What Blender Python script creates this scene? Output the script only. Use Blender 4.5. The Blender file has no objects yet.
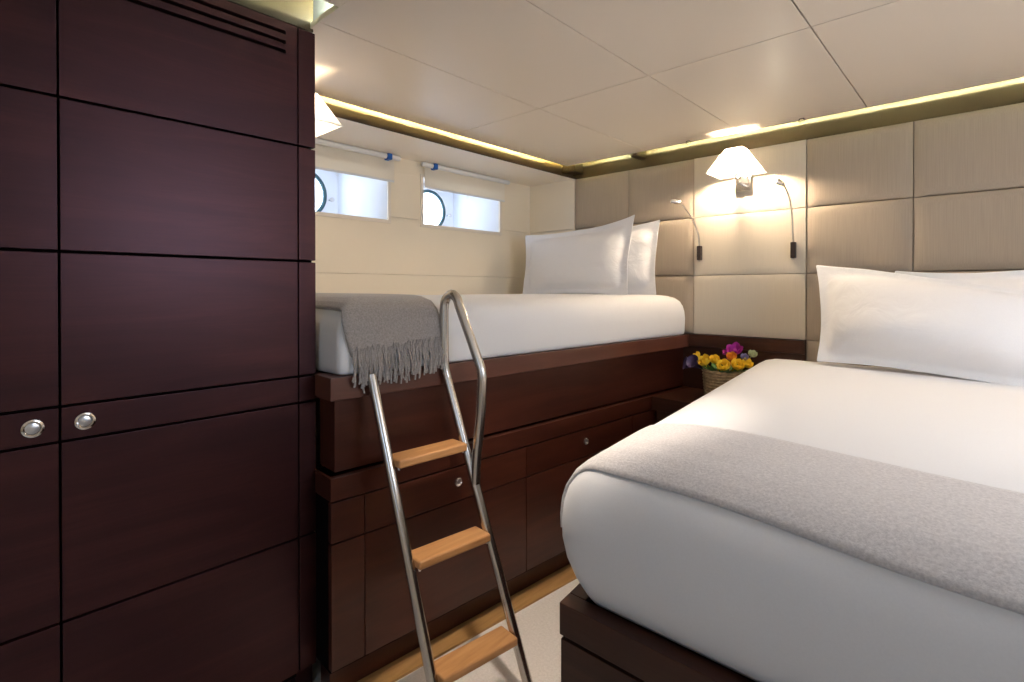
import bpy, bmesh, math, random
from mathutils import Vector, Matrix, noise
from mathutils.bvhtree import BVHTree
random.seed(7)
C = bpy.context.scene.collection
SC = bpy.context.scene
R = math.radians

# ------------------------------------------------------------------ helpers
def tag(o, label=None, cat=None, group=None, kind=None):
    if label: o['label'] = label
    if cat: o['category'] = cat
    if group: o['group'] = group
    if kind: o['kind'] = kind
    return o

def thing(name, loc, label=None, cat=None, group=None, rotz=0.0, kind=None):
    o = bpy.data.objects.new(name, None)
    C.objects.link(o)
    o.location = loc
    o.rotation_euler = (0, 0, rotz)
    o.empty_display_size = .05
    return tag(o, label, cat, group, kind)

def world_origin(o):
    v = Vector((0, 0, 0))
    m = Matrix.Identity(4)
    while o:
        m = (Matrix.Translation(o.location) @ o.rotation_euler.to_matrix().to_4x4()) @ m
        o = o.parent
    return m

def obj(name, bm, mat, parent=None, local=False, smooth=True, angle=40, wn=True):
    """link ONE mesh object; bm is in world coordinates unless local"""
    me = bpy.data.meshes.new(name)
    if parent is not None and not local:
        bm.transform(world_origin(parent).inverted())
    bmesh.ops.recalc_face_normals(bm, faces=bm.faces)
    if smooth:
        for f in bm.faces: f.smooth = True
        for e in bm.edges:
            if len(e.link_faces) == 2:
                e.smooth = e.calc_face_angle(0) < R(angle)
    bm.to_mesh(me); bm.free()
    o = bpy.data.objects.new(name, me)
    C.objects.link(o)
    for m in (mat if isinstance(mat, (list, tuple)) else [mat]):
        me.materials.append(m)
    if parent is not None: o.parent = parent
    if wn:
        w_ = o.modifiers.new('weighted', 'WEIGHTED_NORMAL'); w_.keep_sharp = True; w_.mode = 'FACE_AREA'; w_.weight = 80
    return o

def struct(name, bm, mat, **k):
    o = obj(name, bm, mat, **k)
    o['kind'] = 'structure'
    return o

def B(): return bmesh.new()

def box(bm, x0, x1, y0, y1, z0, z1, bev=0.0, seg=2, M=None):
    t = bmesh.new()
    vs = [t.verts.new((x, y, z)) for x in (x0, x1) for y in (y0, y1) for z in (z0, z1)]
    for f in ((0,1,3,2),(4,6,7,5),(0,4,5,1),(2,3,7,6),(0,2,6,4),(1,5,7,3)):
        t.faces.new([vs[i] for i in f])
    if bev > 0:
        bmesh.ops.bevel(t, geom=list(t.edges), offset=bev, segments=seg, profile=.5, affect='EDGES')
    if M is not None: t.transform(M)
    merge(bm, t)
    return bm

def merge(bm, t):
    me = bpy.data.meshes.new('t'); bmesh.ops.recalc_face_normals(t, faces=t.faces)
    t.to_mesh(me); t.free(); bm.from_mesh(me); bpy.data.meshes.remove(me)

def frame_at(d, up=Vector((0, 0, 1))):
    d = d.normalized()
    if abs(d.dot(up)) > .98: up = Vector((0, 1, 0))
    a = d.cross(up).normalized()
    return a, a.cross(d).normalized()

def smooth_path(pts, n=8, closed=False):
    pts = [Vector(p) for p in pts]
    out = []
    for i in range(len(pts) - 1):
        p0 = pts[max(i - 1, 0)]; p1 = pts[i]; p2 = pts[i + 1]; p3 = pts[min(i + 2, len(pts) - 1)]
        for k in range(n):
            t = k / n
            out.append(.5 * ((2*p1) + (-p0+p2)*t + (2*p0-5*p1+4*p2-p3)*t*t + (-p0+3*p1-3*p2+p3)*t**3))
    out.append(pts[-1])
    return out

def tube(bm, pts, rad, seg=12, cap=True):
    pts = [Vector(p) for p in pts]
    n = len(pts)
    rads = rad if isinstance(rad, (list, tuple)) else [rad] * n
    a = None; rings = []
    for i, p in enumerate(pts):
        d = (pts[min(i+1, n-1)] - pts[max(i-1, 0)]).normalized()
        if a is None: a, b = frame_at(d)
        else:
            a = (a - d * a.dot(d)).normalized(); b = a.cross(d)
        rings.append([bm.verts.new(p + (a*math.cos(2*math.pi*k/seg) + b*math.sin(2*math.pi*k/seg)) * rads[i]) for k in range(seg)])
    for r0, r1 in zip(rings, rings[1:]):
        for k in range(seg):
            bm.faces.new((r0[k], r0[(k+1) % seg], r1[(k+1) % seg], r1[k]))
    if cap:
        bm.faces.new(rings[0][::-1]); bm.faces.new(rings[-1])
    return bm

def lathe(bm, prof, M=None, seg=28):
    t = bmesh.new(); rings = []
    for r, z in prof:
        if r < 1e-6: rings.append([t.verts.new((0, 0, z))])
        else: rings.append([t.verts.new((r*math.cos(2*math.pi*k/seg), r*math.sin(2*math.pi*k/seg), z)) for k in range(seg)])
    for a, b in zip(rings, rings[1:]):
        for k in range(seg):
            k2 = (k+1) % seg
            if len(a) == 1 and len(b) == 1: continue
            if len(a) == 1: t.faces.new((a[0], b[k2], b[k]))
            elif len(b) == 1: t.faces.new((a[k], a[k2], b[0]))
            else: t.faces.new((a[k], a[k2], b[k2], b[k]))
    if M is not None: t.transform(M)
    merge(bm, t)
    return bm

def torus(bm, R0, r0, M=None, n=40, m=10):
    t = bmesh.new()
    g = [[t.verts.new(((R0+r0*math.cos(2*math.pi*j/m))*math.cos(2*math.pi*i/n), (R0+r0*math.cos(2*math.pi*j/m))*math.sin(2*math.pi*i/n), r0*math.sin(2*math.pi*j/m))) for j in range(m)] for i in range(n)]
    for i in range(n):
        for j in range(m):
            t.faces.new((g[i][j], g[(i+1) % n][j], g[(i+1) % n][(j+1) % m], g[i][(j+1) % m]))
    if M is not None: t.transform(M)
    merge(bm, t)
    return bm

# lofted soft block over a quad outline: profile = [(inset, z), ...] from bottom to top
def inset_quad(c, d):
    n = len(c); out = []
    for i in range(n):
        p0, p1, p2 = c[i-1], c[i], c[(i+1) % n]
        e1 = (p1-p0).normalized(); e2 = (p2-p1).normalized()
        n1 = Vector((-e1.y, e1.x)); n2 = Vector((-e2.y, e2.x))
        bis = (n1+n2); bis = bis / (bis.dot(n1))
        out.append(p1 + bis*d)
    return out

def round_ring(c, rad, seg):
    n = len(c); out = []
    for i in range(n):
        p0, p1, p2 = c[i-1], c[i], c[(i+1) % n]
        e1 = (p0-p1).normalized(); e2 = (p2-p1).normalized()
        half = e1.angle(e2)/2
        d = rad/math.tan(half)
        a = p1+e1*d; b = p1+e2*d
        cen = p1+(e1+e2).normalized()*(rad/math.sin(half))
        a0 = a-cen; b0 = b-cen
        ang = math.atan2(a0.x*b0.y-a0.y*b0.x, a0.dot(b0))
        for k in range(seg+1):
            t = ang*k/seg
            out.append(cen+Vector((a0.x*math.cos(t)-a0.y*math.sin(t), a0.x*math.sin(t)+a0.y*math.cos(t))))
    return out

def loft(corners, profile, cr=.06, seg=8, sub=10):
    """corners counter-clockwise"""
    bm = bmesh.new()
    c = [Vector(p) for p in corners]
    rings = []
    for ins, z in profile:
        q = inset_quad(c, ins)
        r = max(cr - ins*.7, .012)
        ring = round_ring(q, r, seg)
        # subdivide the straight runs
        pts = []
        m = len(ring)
        for i, p in enumerate(ring):
            pts.append(p)
            if (i+1) % (seg+1) == 0:
                nx = ring[(i+1) % m]
                for k in range(1, sub): pts.append(p.lerp(nx, k/sub))
        rings.append([bm.verts.new((p.x, p.y, z)) for p in pts])
    for a, b in zip(rings, rings[1:]):
        m = len(a)
        for k in range(m):
            bm.faces.new((a[k], a[(k+1) % m], b[(k+1) % m], b[k]))
    bm.faces.new(rings[-1]); bm.faces.new(rings[0][::-1])
    return bm

# ------------------------------------------------------------------ materials
def mat(name):
    m = bpy.data.materials.new(name); m.use_nodes = True
    nt = m.node_tree
    return m, nt, nt.nodes['Principled BSDF']

def simple(name, col, rough=.5, metal=0., **k):
    m, nt, p = mat(name)
    p.inputs['Base Color'].default_value = (*col, 1)
    p.inputs['Roughness'].default_value = rough
    p.inputs['Metallic'].default_value = metal
    for kk, v in k.items(): p.inputs[kk.replace('_', ' ')].default_value = v
    return m

def emit(name, col, s):
    m = bpy.data.materials.new(name); m.use_nodes = True
    nt = m.node_tree; nt.nodes.clear()
    e = nt.nodes.new('ShaderNodeEmission'); o = nt.nodes.new('ShaderNodeOutputMaterial')
    e.inputs[0].default_value = (*col, 1); e.inputs[1].default_value = s
    nt.links.new(e.outputs[0], o.inputs[0])
    return m

def ramp(nt, stops):
    r = nt.nodes.new('ShaderNodeValToRGB')
    e = r.color_ramp.elements
    e[0].position, e[0].color = stops[0][0], (*stops[0][1], 1)
    e[1].position, e[1].color = stops[-1][0], (*stops[-1][1], 1)
    for p, c in stops[1:-1]:
        x = e.new(p); x.color = (*c, 1)
    return r

def wood(name, dark, mid, light, scale=(1.5, 1.5, 13), rough=.34, coat=.18, bump=.02, grain=(30, 3, 260), spec=.42, tint=(1, 1, 1)):
    m, nt, p = mat(name)
    N = nt.nodes.new; L = nt.links.new
    tc = N('ShaderNodeTexCoord'); oi = N('ShaderNodeObjectInfo')
    off = N('ShaderNodeVectorMath'); off.operation = 'MULTIPLY_ADD'
    cmb = N('ShaderNodeCombineXYZ')
    for i in range(3): L(oi.outputs['Random'], cmb.inputs[i])
    L(cmb.outputs[0], off.inputs[0]); off.inputs[1].default_value = (7, 13, 5); L(tc.outputs['Object'], off.inputs[2])
    mp = N('ShaderNodeMapping'); mp.inputs['Scale'].default_value = scale; L(off.outputs[0], mp.inputs[0])
    n1 = N('ShaderNodeTexNoise'); n1.inputs['Scale'].default_value = 1.0; n1.inputs['Detail'].default_value = 5; n1.inputs['Roughness'].default_value = .6
    n1.inputs['Distortion'].default_value = .8
    L(mp.outputs[0], n1.inputs['Vector'])
    mp2 = N('ShaderNodeMapping'); mp2.inputs['Scale'].default_value = grain; L(off.outputs[0], mp2.inputs[0])
    n2 = N('ShaderNodeTexNoise'); n2.inputs['Scale'].default_value = 1.0; n2.inputs['Detail'].default_value = 3
    L(mp2.outputs[0], n2.inputs['Vector'])
    mx = N('ShaderNodeMix'); mx.data_type = 'FLOAT'; mx.inputs[0].default_value = .16
    L(n1.outputs[0], mx.inputs[2]); L(n2.outputs[0], mx.inputs[3])
    r = ramp(nt, [(.3, dark), (.5, mid), (.72, light)])
    L(mx.outputs[0], r.inputs[0]); L(r.outputs[0], p.inputs['Base Color'])
    p.inputs['Roughness'].default_value = rough
    p.inputs['Coat Weight'].default_value = coat; p.inputs['Specular IOR Level'].default_value = spec; p.inputs['Specular Tint'].default_value = (*tint, 1); p.inputs['Coat Roughness'].default_value = .22
    bp = N('ShaderNodeBump'); bp.inputs['Strength'].default_value = bump; bp.inputs['Distance'].default_value = .01
    L(n2.outputs[0], bp.inputs['Height']); L(bp.outputs[0], p.inputs['Normal'])
    return m

def cloth(name, c1, c2, scale=60, rough=.9, bump=.15, sheen=.2, wrinkle=0.0, wscale=4, detail=4):
    m, nt, p = mat(name)
    N = nt.nodes.new; L = nt.links.new
    tc = N('ShaderNodeTexCoord')
    n = N('ShaderNodeTexNoise'); n.inputs['Scale'].default_value = scale; n.inputs['Detail'].default_value = detail; n.inputs['Roughness'].default_value = .7
    L(tc.outputs['Object'], n.inputs['Vector'])
    r = ramp(nt, [(.32, c1), (.68, c2)]); L(n.outputs[0], r.inputs[0]); L(r.outputs[0], p.inputs['Base Color'])
    p.inputs['Roughness'].default_value = rough
    p.inputs['Sheen Weight'].default_value = sheen
    bp = N('ShaderNodeBump'); bp.inputs['Strength'].default_value = bump; bp.inputs['Distance'].default_value = .003
    L(n.outputs[0], bp.inputs['Height'])
    if wrinkle > 0:
        n2 = N('ShaderNodeTexNoise'); n2.inputs['Scale'].default_value = wscale; n2.inputs['Detail'].default_value = 3; n2.inputs['Distortion'].default_value = 1.2
        L(tc.outputs['Object'], n2.inputs['Vector'])
        b2 = N('ShaderNodeBump'); b2.inputs['Strength'].default_value = wrinkle; b2.inputs['Distance'].default_value = .03
        L(n2.outputs[0], b2.inputs['Height']); L(bp.outputs[0], b2.inputs['Normal']); L(b2.outputs[0], p.inputs['Normal'])
    else:
        L(bp.outputs[0], p.inputs['Normal'])
    return m

def weave(name, col, amp=.06, rough=.75, sc=420):
    """taupe upholstery: fine vertical slub"""
    m, nt, p = mat(name)
    N = nt.nodes.new; L = nt.links.new
    tc = N('ShaderNodeTexCoord')
    mp = N('ShaderNodeMapping'); mp.inputs['Scale'].default_value = (sc, sc, 6); L(tc.outputs['Object'], mp.inputs[0])
    n = N('ShaderNodeTexNoise'); n.inputs['Scale'].default_value = 1; n.inputs['Detail'].default_value = 2; L(mp.outputs[0], n.inputs['Vector'])
    r = ramp(nt, [(.3, tuple(c*(1-amp) for c in col)), (.7, tuple(c*(1+amp) for c in col))])
    L(n.outputs[0], r.inputs[0]); L(r.outputs[0], p.inputs['Base Color'])
    p.inputs['Roughness'].default_value = rough
    bp = N('ShaderNodeBump'); bp.inputs['Strength'].default_value = .08; bp.inputs['Distance'].default_value = .002
    L(n.outputs[0], bp.inputs['Height']); L(bp.outputs[0], p.inputs['Normal'])
    return m

WOOD = wood('mahogany', (.032, .0085, .0048), (.050, .0130, .0074), (.076, .0215, .0122), tint=(1, .8, .75), coat=.12)
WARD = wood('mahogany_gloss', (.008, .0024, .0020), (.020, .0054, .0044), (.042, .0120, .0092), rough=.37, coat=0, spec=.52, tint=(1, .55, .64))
WOODX = wood('mahogany_cross', (.036, .0125, .0068), (.052, .0180, .0098), (.072, .0260, .0145), spec=.3, coat=.08, scale=(1.6, 26, 26), grain=(3, 200, 200))
FASCIA = wood('cove_fascia', (.036, .022, .007), (.044, .027, .009), (.053, .032, .011), rough=.5, coat=0)
RAILW = wood('mahogany_rail', (.075, .026, .017), (.10, .035, .023), (.13, .048, .032))
TEAK = wood('teak', (.34, .155, .055), (.46, .225, .085), (.56, .30, .12), scale=(40, 3, 40), rough=.5, coat=.05, grain=(200, 6, 200))
OAK = wood('oak_strip', (.30, .16, .055), (.42, .23, .085), (.52, .31, .12), scale=(30, 2, 30), rough=.4, coat=.1, grain=(160, 5, 160))
DARK = simple('groove_black', (.005, .003, .003), .9, Specular_IOR_Level=.05)
CREAM = simple('cream_laminate', (.91, .815, .655), .42)
CEIL = simple('ceiling_vinyl', (.84, .74, .62), .36)
SOFFIT = simple('soffit_vinyl', (.87, .79, .68), .4)
PLENUM = simple('plenum_paint', (.06, .052, .04), .9)
WHITE = simple('white_paint', (.82, .82, .82), .45)
BLUEWHITE = simple('white_gelcoat', (.84, .86, .90), .8)
TAUPE = weave('taupe_upholstery', (.42, .345, .265))
CREAMP = weave('cream_upholstery', (.68, .60, .48), amp=.03)
SHEET = cloth('white_sheet', (.80, .79, .79), (.83, .82, .82), scale=300, rough=.75, bump=.02, sheen=.15, wrinkle=.06, wscale=3)
PILLOW = cloth('white_pillowcase', (.87, .86, .86), (.90, .89, .89), scale=300, rough=.75, bump=.02, sheen=.15, wrinkle=.16, wscale=9)
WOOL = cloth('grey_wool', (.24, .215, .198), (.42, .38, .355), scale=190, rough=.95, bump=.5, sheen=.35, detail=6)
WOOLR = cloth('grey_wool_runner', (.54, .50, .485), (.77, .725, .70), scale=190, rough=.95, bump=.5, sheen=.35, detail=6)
CARPET = cloth('cream_carpet', (.68, .62, .57), (.82, .76, .71), scale=120, rough=.95, bump=.5, sheen=.2)
STEEL = simple('brushed_steel', (.60, .57, .53), .24, 1.0)
CHROME = simple('chrome', (.82, .80, .77), .10, 1.0)
NICKEL = simple('satin_nickel', (.72, .72, .74), .30, 1.0)
BLACK = simple('dark_bronze', (.030, .018, .016), .4)
TEAL = simple('porthole_rubber', (.035, .09, .11), .4)
BLUE = simple('blue_clip', (.01, .10, .42), .4)
WICKER = cloth('wicker', (.26, .18, .09), (.60, .45, .26), scale=45, rough=.8, bump=.9, sheen=0)
YELLOW = simple('yellow_petal', (.97, .70, .05), .6)
ORANGE = simple('orange_petal', (.88, .36, .03), .6)
PURPLE = simple('purple_petal', (.085, .05, .13), .5)
LILAC = simple('lilac_petal', (.30, .26, .42), .6)
MAGENTA = simple('magenta_petal', (.42, .02, .30), .6)
GREEN = simple('leaf_green', (.10, .24, .05), .5)
PALE = simple('pale_petal', (.55, .60, .35), .6)

def glass():
    m = bpy.data.materials.new('clear_glass'); m.use_nodes = True
    nt = m.node_tree; nt.nodes.clear()
    t = nt.nodes.new('ShaderNodeBsdfTransparent'); g = nt.nodes.new('ShaderNodeBsdfGlossy'); g.inputs['Roughness'].default_value = .02
    x = nt.nodes.new('ShaderNodeMixShader'); x.inputs[0].default_value = .06; o = nt.nodes.new('ShaderNodeOutputMaterial')
    nt.links.new(t.outputs[0], x.inputs[1]); nt.links.new(g.outputs[0], x.inputs[2]); nt.links.new(x.outputs[0], o.inputs[0])
    return m
GLASS = glass()

def translucent(name, col, mixf=.5):
    m = bpy.data.materials.new(name); m.use_nodes = True
    nt = m.node_tree; nt.nodes.clear()
    t = nt.nodes.new('ShaderNodeBsdfTranslucent'); d = nt.nodes.new('ShaderNodeBsdfDiffuse')
    t.inputs[0].default_value = (*col, 1); d.inputs[0].default_value = (*col, 1)
    x = nt.nodes.new('ShaderNodeMixShader'); x.inputs[0].default_value = mixf; o = nt.nodes.new('ShaderNodeOutputMaterial')
    nt.links.new(d.outputs[0], x.inputs[1]); nt.links.new(t.outputs[0], x.inputs[2]); nt.links.new(x.outputs[0], o.inputs[0])
    return m
BLIND = translucent('blind_fabric', (.93, .87, .76), .25)
SHADE = translucent('lamp_shade_fabric', (.95, .92, .86), .56)
LED = emit('cove_led', (1.0, .84, .36), 950)
LEDW = emit('cove_led_pale', (.96, 1.0, .62), 850)
BULB = emit('warm_bulb', (1.0, .79, .56), 820)
LEDG = emit('cove_led_green', (.90, 1.0, .78), 420)
LEDC = emit('cove_led_faint', (.90, 1.0, .72), 130)
BULBD = emit('dim_warm_bulb', (1.0, .80, .58), 90)
SPOTLED = emit('reading_led', (1.0, .88, .66), 160)

# ------------------------------------------------------------------ dimensions
YH = 2.90; XW = -2.489; XT = -2.095; ZC = 2.055; ZS = 1.992; ZP = 2.26
XWARD = -1.55; YEND = .79
XCW = -2.078; YCH = 2.795; XCWARD = -1.386

# ------------------------------------------------------------------ setting
bm = B(); box(bm, -2.6, 1.5, -1.6, 3.1, -.06, 0); struct('floor', bm, CARPET)

bm = B()
xs = [XCW, -1.505, -.967, -.421, .125, .671, 1.217, 1.45]
ys = [-1.55, -.344, .740, 1.815, YCH]
g = .0021
for x0, x1 in zip(xs, xs[1:]):
    for y0, y1 in zip(ys, ys[1:]):
        lo = y0
        if x1 <= XCWARD + .01:
            if y1 <= .8: continue
        X0 = x0
        if x0 < XCWARD and y1 <= .8: X0 = XCWARD
        if x0 == xs[0] and y0 < .8: lo = .775
        if x0 == xs[1] and y1 > .8 and y0 < .8:
            box(bm, x0+g, x1-g, .775, y1-g, ZC, ZC+.018, .0012)
            box(bm, XCWARD, x1-g, y0+g, .775, ZC, ZC+.018, .0012)
            continue
        box(bm, X0+g, x1-g, lo+g, y1-g, ZC, ZC+.018, .0012)
struct('ceiling', bm, CEIL)
bm = B()
box(bm, XCW+.004, 1.45, .78, YCH-.004, ZC+.0182, ZC+.0196); box(bm, XCWARD+.004, 1.45, -1.55, .779, ZC+.0182, ZC+.0196)
struct('light_stop_ceiling', bm, DARK)  # dark sheet added to stop cove light leaking through the tile joints
# deckhead above the hung panels (the cove's plenum), closing walls of the plenum
bm = B()
box(bm, -2.6, 1.5, -1.6, 3.1, ZP, ZP+.04)
box(bm, XCW+.10, 1.5, YCH-.20, YCH-.19, ZC+.02, ZP)
box(bm, XCW+.10, XCW+.11, YEND, YCH-.19, ZC+.02, ZP)
box(bm, XCWARD+.10, XCWARD+.11, -1.6, YEND+.0, ZC+.02, ZP)
struct('trim_1', bm, PLENUM)

bm = B(); box(bm, -2.15, XCWARD+.11, .875, .885, ZC+.02, ZP); struct('trim_7', bm, WHITE)
# headboard wall
bm = B()
box(bm, XT-.02, 1.5, 2.955, 3.0, 0, ZP)
bmw = bm
struct('wall_right', bmw, TAUPE)
bm = B()
for z0, z1 in ((.4, 1.327), (1.329, 1.652), (1.654, ZS+.005)):
    box(bm, XW-.02, XT-.0015, YH, YH+.06, z0, z1, .001)
struct('wall_far_corner', bm, CREAM)
bm = B(); box(bm, XT-.09, 1.5, 2.925, 2.954, ZS-.004, ZP); box(bm, -1.615, -1.575, YCH+.01, 2.925, ZC-.012, ZC+.16); box(bm, XT-.055, XT+.055, YCH+.035, 2.925, ZC-.03, ZC+.16); struct('trim_2', bm, FASCIA)  # the two small blocks are added to darken breaks in the cove glow
# window-side soffit and fascia
bm = B()
box(bm, XW-.05, XT+.002, YEND-.06, YH+.05, ZS, ZS+.012, .001)
struct('trim_3', bm, SOFFIT)
bm = B()
box(bm, XT-.065, XT-.055, YEND-.06, 2.924, ZS+.012, ZP)
box(bm, XT-.003, XT+.003, YEND-.06, YH+.05, ZS-.001, ZS+.016, .001)
struct('trim_4', bm, FASCIA)

# window wall with two openings
WZ0, WZ1 = 1.634, 1.905
W2 = (1.929, 2.576); W1 = (1.033, 1.682)
bm = B()
def wp(y0, y1, z0, z1): box(bm, XW-.03, XW, y0, y1, z0, z1, .0008)
yb = [YEND-.05, W1[0], W1[1], W2[0], W2[1], YH+.06]
for z0, z1 in ((.6, .994), (.9955, 1.3285), (1.330, WZ0)):
    box(bm, XW-.03, XW, yb[0], yb[-1], z0, z1, .0008)
for a, b in ((yb[0], W1[0]), (W1[1], W2[0]), (W2[1], yb[-1])):
    wp(a, b, WZ0, 1.6525); wp(a, b, 1.654, WZ1)
wp(yb[0], yb[-1], WZ1, ZS+.01)
struct('wall_left', bm, CREAM)
bm = B(); box(bm, XW-.05, XWARD-.037, YEND-.05, YEND-.003, .02, ZS); struct('wall_near', bm, CREAM)
bm = B()
SY0, SY1, SZ0, SZ1 = .80, 1.75, 1.40, 1.88  # unseen opening added in this wall to let in cool fill light
box(bm, 1.45, 1.5, -1.6, SY0, 0, ZP); box(bm, 1.45, 1.5, SY1, 3.0, 0, ZP); box(bm, 1.45, 1.5, SY0, SY1, 0, SZ0); box(bm, 1.45, 1.5, SY0, SY1, SZ1, ZP)
struct('wall_starboard', bm, CREAM)
bm = B(); box(bm, -2.6, 1.5, -1.6, -1.55, 0, ZP); struct('wall_back', bm, CREAM)
bm = B(); box(bm, XW-.09, XW-.032, YEND-.1, W1[0]-.03, 0, ZP); box(bm, XW-.09, XW-.032, W1[1]+.01, W2[0]-.03, 0, ZP); box(bm, XW-.09, XW-.032, W2[1]+.01, 3.1, 0, ZP)
for a_, b_ in (W1, W2): box(bm, XW-.09, XW-.032, a_-.03, b_+.01, 0, WZ0-.03); box(bm, XW-.09, XW-.032, a_-.03, b_+.01, WZ1+.07, ZP)
box(bm, -2.6, -2.55, -1.6, YEND-.1, 0, ZP); box(bm, -2.6, 1.5, 3.0, 3.05, 0, ZP)
struct('light_stop_hull', bm, CREAM)  # unseen backing added to keep outside light from leaking through the gaps

# oak strip along the berth foot
bm = B()
a0, a1 = Vector((-1.475, .75)), Vector((-1.285, 2.93))
t = bmesh.new()
e = (a1-a0).normalized(); nn = Vector((e.y, -e.x))
q = [a0-nn*.06, a0+nn*.058, a1+nn*.058, a1-nn*.06]
lo_ = [t.verts.new((p.x, p.y, 0.0)) for p in q]; hi_ = [t.verts.new((p.x, p.y, .008)) for p in q]
t.faces.new(hi_); t.faces.new(lo_[::-1])
for i in range(4): t.faces.new((lo_[i], lo_[(i+1) % 4], hi_[(i+1) % 4], hi_[i]))
merge(bm, t); struct('baseboard_left', bm, OAK)

# windows
def window(n, Y0, Y1):
    w = thing('window_%d' % n, (XW, (Y0+Y1)/2, WZ0), kind='structure')
    w['label'] = 'deep rectangular window recess with a round porthole' + (' beside the pillows' if n == 2 else ' partly behind the wardrobe')
    XB = -2.855
    ib0, ib1 = Y0+.04, Y1-.10       # reveal narrows towards the hull
    zb0, zb1 = WZ0-.02, WZ1+.06
    t = B()
    f = [t.verts.new(p) for p in ((XW-.005, Y0, WZ0), (XW-.005, Y1, WZ0), (XW-.005, Y1, WZ1), (XW-.005, Y0, WZ1))]
    b = [t.verts.new(p) for p in ((XB, ib0, zb0), (XB, ib1, zb0), (XB, ib1, zb1), (XB, ib0, zb1))]
    for i in range(4): t.faces.new((f[i], f[(i+1) % 4], b[(i+1) % 4], b[i]))
    ob = obj('reveal', t, BLUEWHITE, w, smooth=False, wn=False); s = ob.modifiers.new('s', 'SOLIDIFY'); s.thickness = .008; s.offset = 1
    # hull plate with a round hole
    cy, cz, rr = (ib0+ib1)/2 + (.002 if n == 2 else 0), 1.785, .128
    cy = 2.262 if n == 2 else 2.262-.89
    t = B()
    angs = [2*math.pi*k/64 for k in range(64)]
    for yy in (ib0-cy, ib1-cy):
        for zz in (zb0-cz, zb1-cz): angs.append(math.atan2(zz, yy) % (2*math.pi))
    angs.sort(); NS = len(angs)
    ring = []; outer = []
    for a in angs:
        ca, sa = math.cos(a), math.sin(a)
        ring.append(t.verts.new((XB, cy+rr*ca, cz+rr*sa)))
        dy = ((ib1-cy) if ca > 0 else (cy-ib0)) / max(abs(ca), 1e-6)
        dz = ((zb1-cz) if sa > 0 else (cz-zb0)) / max(abs(sa), 1e-6)
        s = min(dy, dz)+.004; outer.append(t.verts.new((XB, cy+s*ca, cz+s*sa)))
    for k in range(NS): t.faces.new((ring[k], ring[(k+1) % NS], outer[(k+1) % NS], outer[k]))
    ob = obj('hull_plate', t, BLUEWHITE, w, smooth=False, wn=False); s = ob.modifiers.new('s', 'SOLIDIFY'); s.thickness = .008; s.offset = -1
    MX = Matrix.Translation((XB+.006, cy, cz)) @ Matrix.Rotation(R(90), 4, 'Y')
    t = B(); torus(t, rr+.002, .012, MX, 56, 10); obj('porthole_ring', t, TEAL, w)
    t = B(); lathe(t, [(0, -.003), (rr, -.003), (rr, .003), (0, .003)], Matrix.Translation((XB-.012, cy, cz)) @ Matrix.Rotation(R(90), 4, 'Y'), 48)
    obj('pane', t, GLASS, w)
    # clamp dogs
    for a in (-8, 118, 240):
        p = Vector((XB, cy+(rr+.03)*math.cos(R(a)), cz+(rr+.03)*math.sin(R(a))))
        t = B(); tube(t, [p+Vector((-.002, 0, 0)), p+Vector((.05, 0, 0))], .006, 10)
        lathe(t, [(0, -.008), (.013, -.006), (.013, .006), (0, .008)], Matrix.Translation(p+Vector((.04, 0, 0))) @ Matrix.Rotation(R(90), 4, 'Y'), 14)
        obj('clamp_dog', t, NICKEL, w)
    # frame round the opening
    t = B(); fw, fp = .02, .008
    box(t, XW-.003, XW+fp, Y0-fw, Y0, WZ0-fw, WZ1+fw, .001); box(t, XW-.003, XW+fp, Y1, Y1+fw, WZ0-fw, WZ1+fw, .001)
    box(t, XW-.003, XW+fp, Y0, Y1, WZ0-fw, WZ0, .001); box(t, XW-.003, XW+fp, Y0, Y1, WZ1, WZ1+fw, .001)
    obj('window_frame', t, SOFFIT, w)
    return w
window(1, *W1); window(2, *W2)

def blind(Y0, Y1, zb, yclip, label):
    r = thing('roller_blind', (XW+.03, (Y0+Y1)/2, 1.98), label, 'blind', 'roller blinds over the portholes')
    t = B(); tube(t, [(XW+.03, Y0, 1.977), (XW+.03, Y0+.01, 1.977), (XW+.03, Y1-.01, 1.977), (XW+.03, Y1, 1.977)], [.010, .0145, .0145, .010], 16); obj('roller_tube', t, WHITE, r)
    t = B(); box(t, XW+.014, XW+.0155, Y0+.03, Y1-.03, zb, 1.977); obj('fabric', t, BLIND, r)
    t = B(); box(t, XW+.0115, XW+.018, Y0+.03, Y1-.03, zb-.009, zb+.003, .002); obj('hem_bar', t, WHITE, r)
    t = B(); box(t, XW+.010, XW+.052, yclip-.014, yclip+.014, 1.957, ZS-.001, .004); obj('clip', t, BLUE, r)
    t = B(); p = [(XW+.028, (Y0+Y1)/2, zb), (XW+.028, (Y0+Y1)/2, zb-.018)]; torus(t, .008, .0016, Matrix.Translation((XW+.0155, (Y0+Y1)/2, zb-.018)) @ Matrix.Rotation(R(90), 4, 'Y'), 16, 6); obj('pull_ring', t, WHITE, r)
    return r
blind(1.90, 2.645, 1.852, 1.99, 'white roller blind half down over the right porthole, nearer the bunk pillows')
blind(1.0, 1.747, 1.852, 1.668, 'white roller blind half down over the left porthole beside the wardrobe edge')

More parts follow.
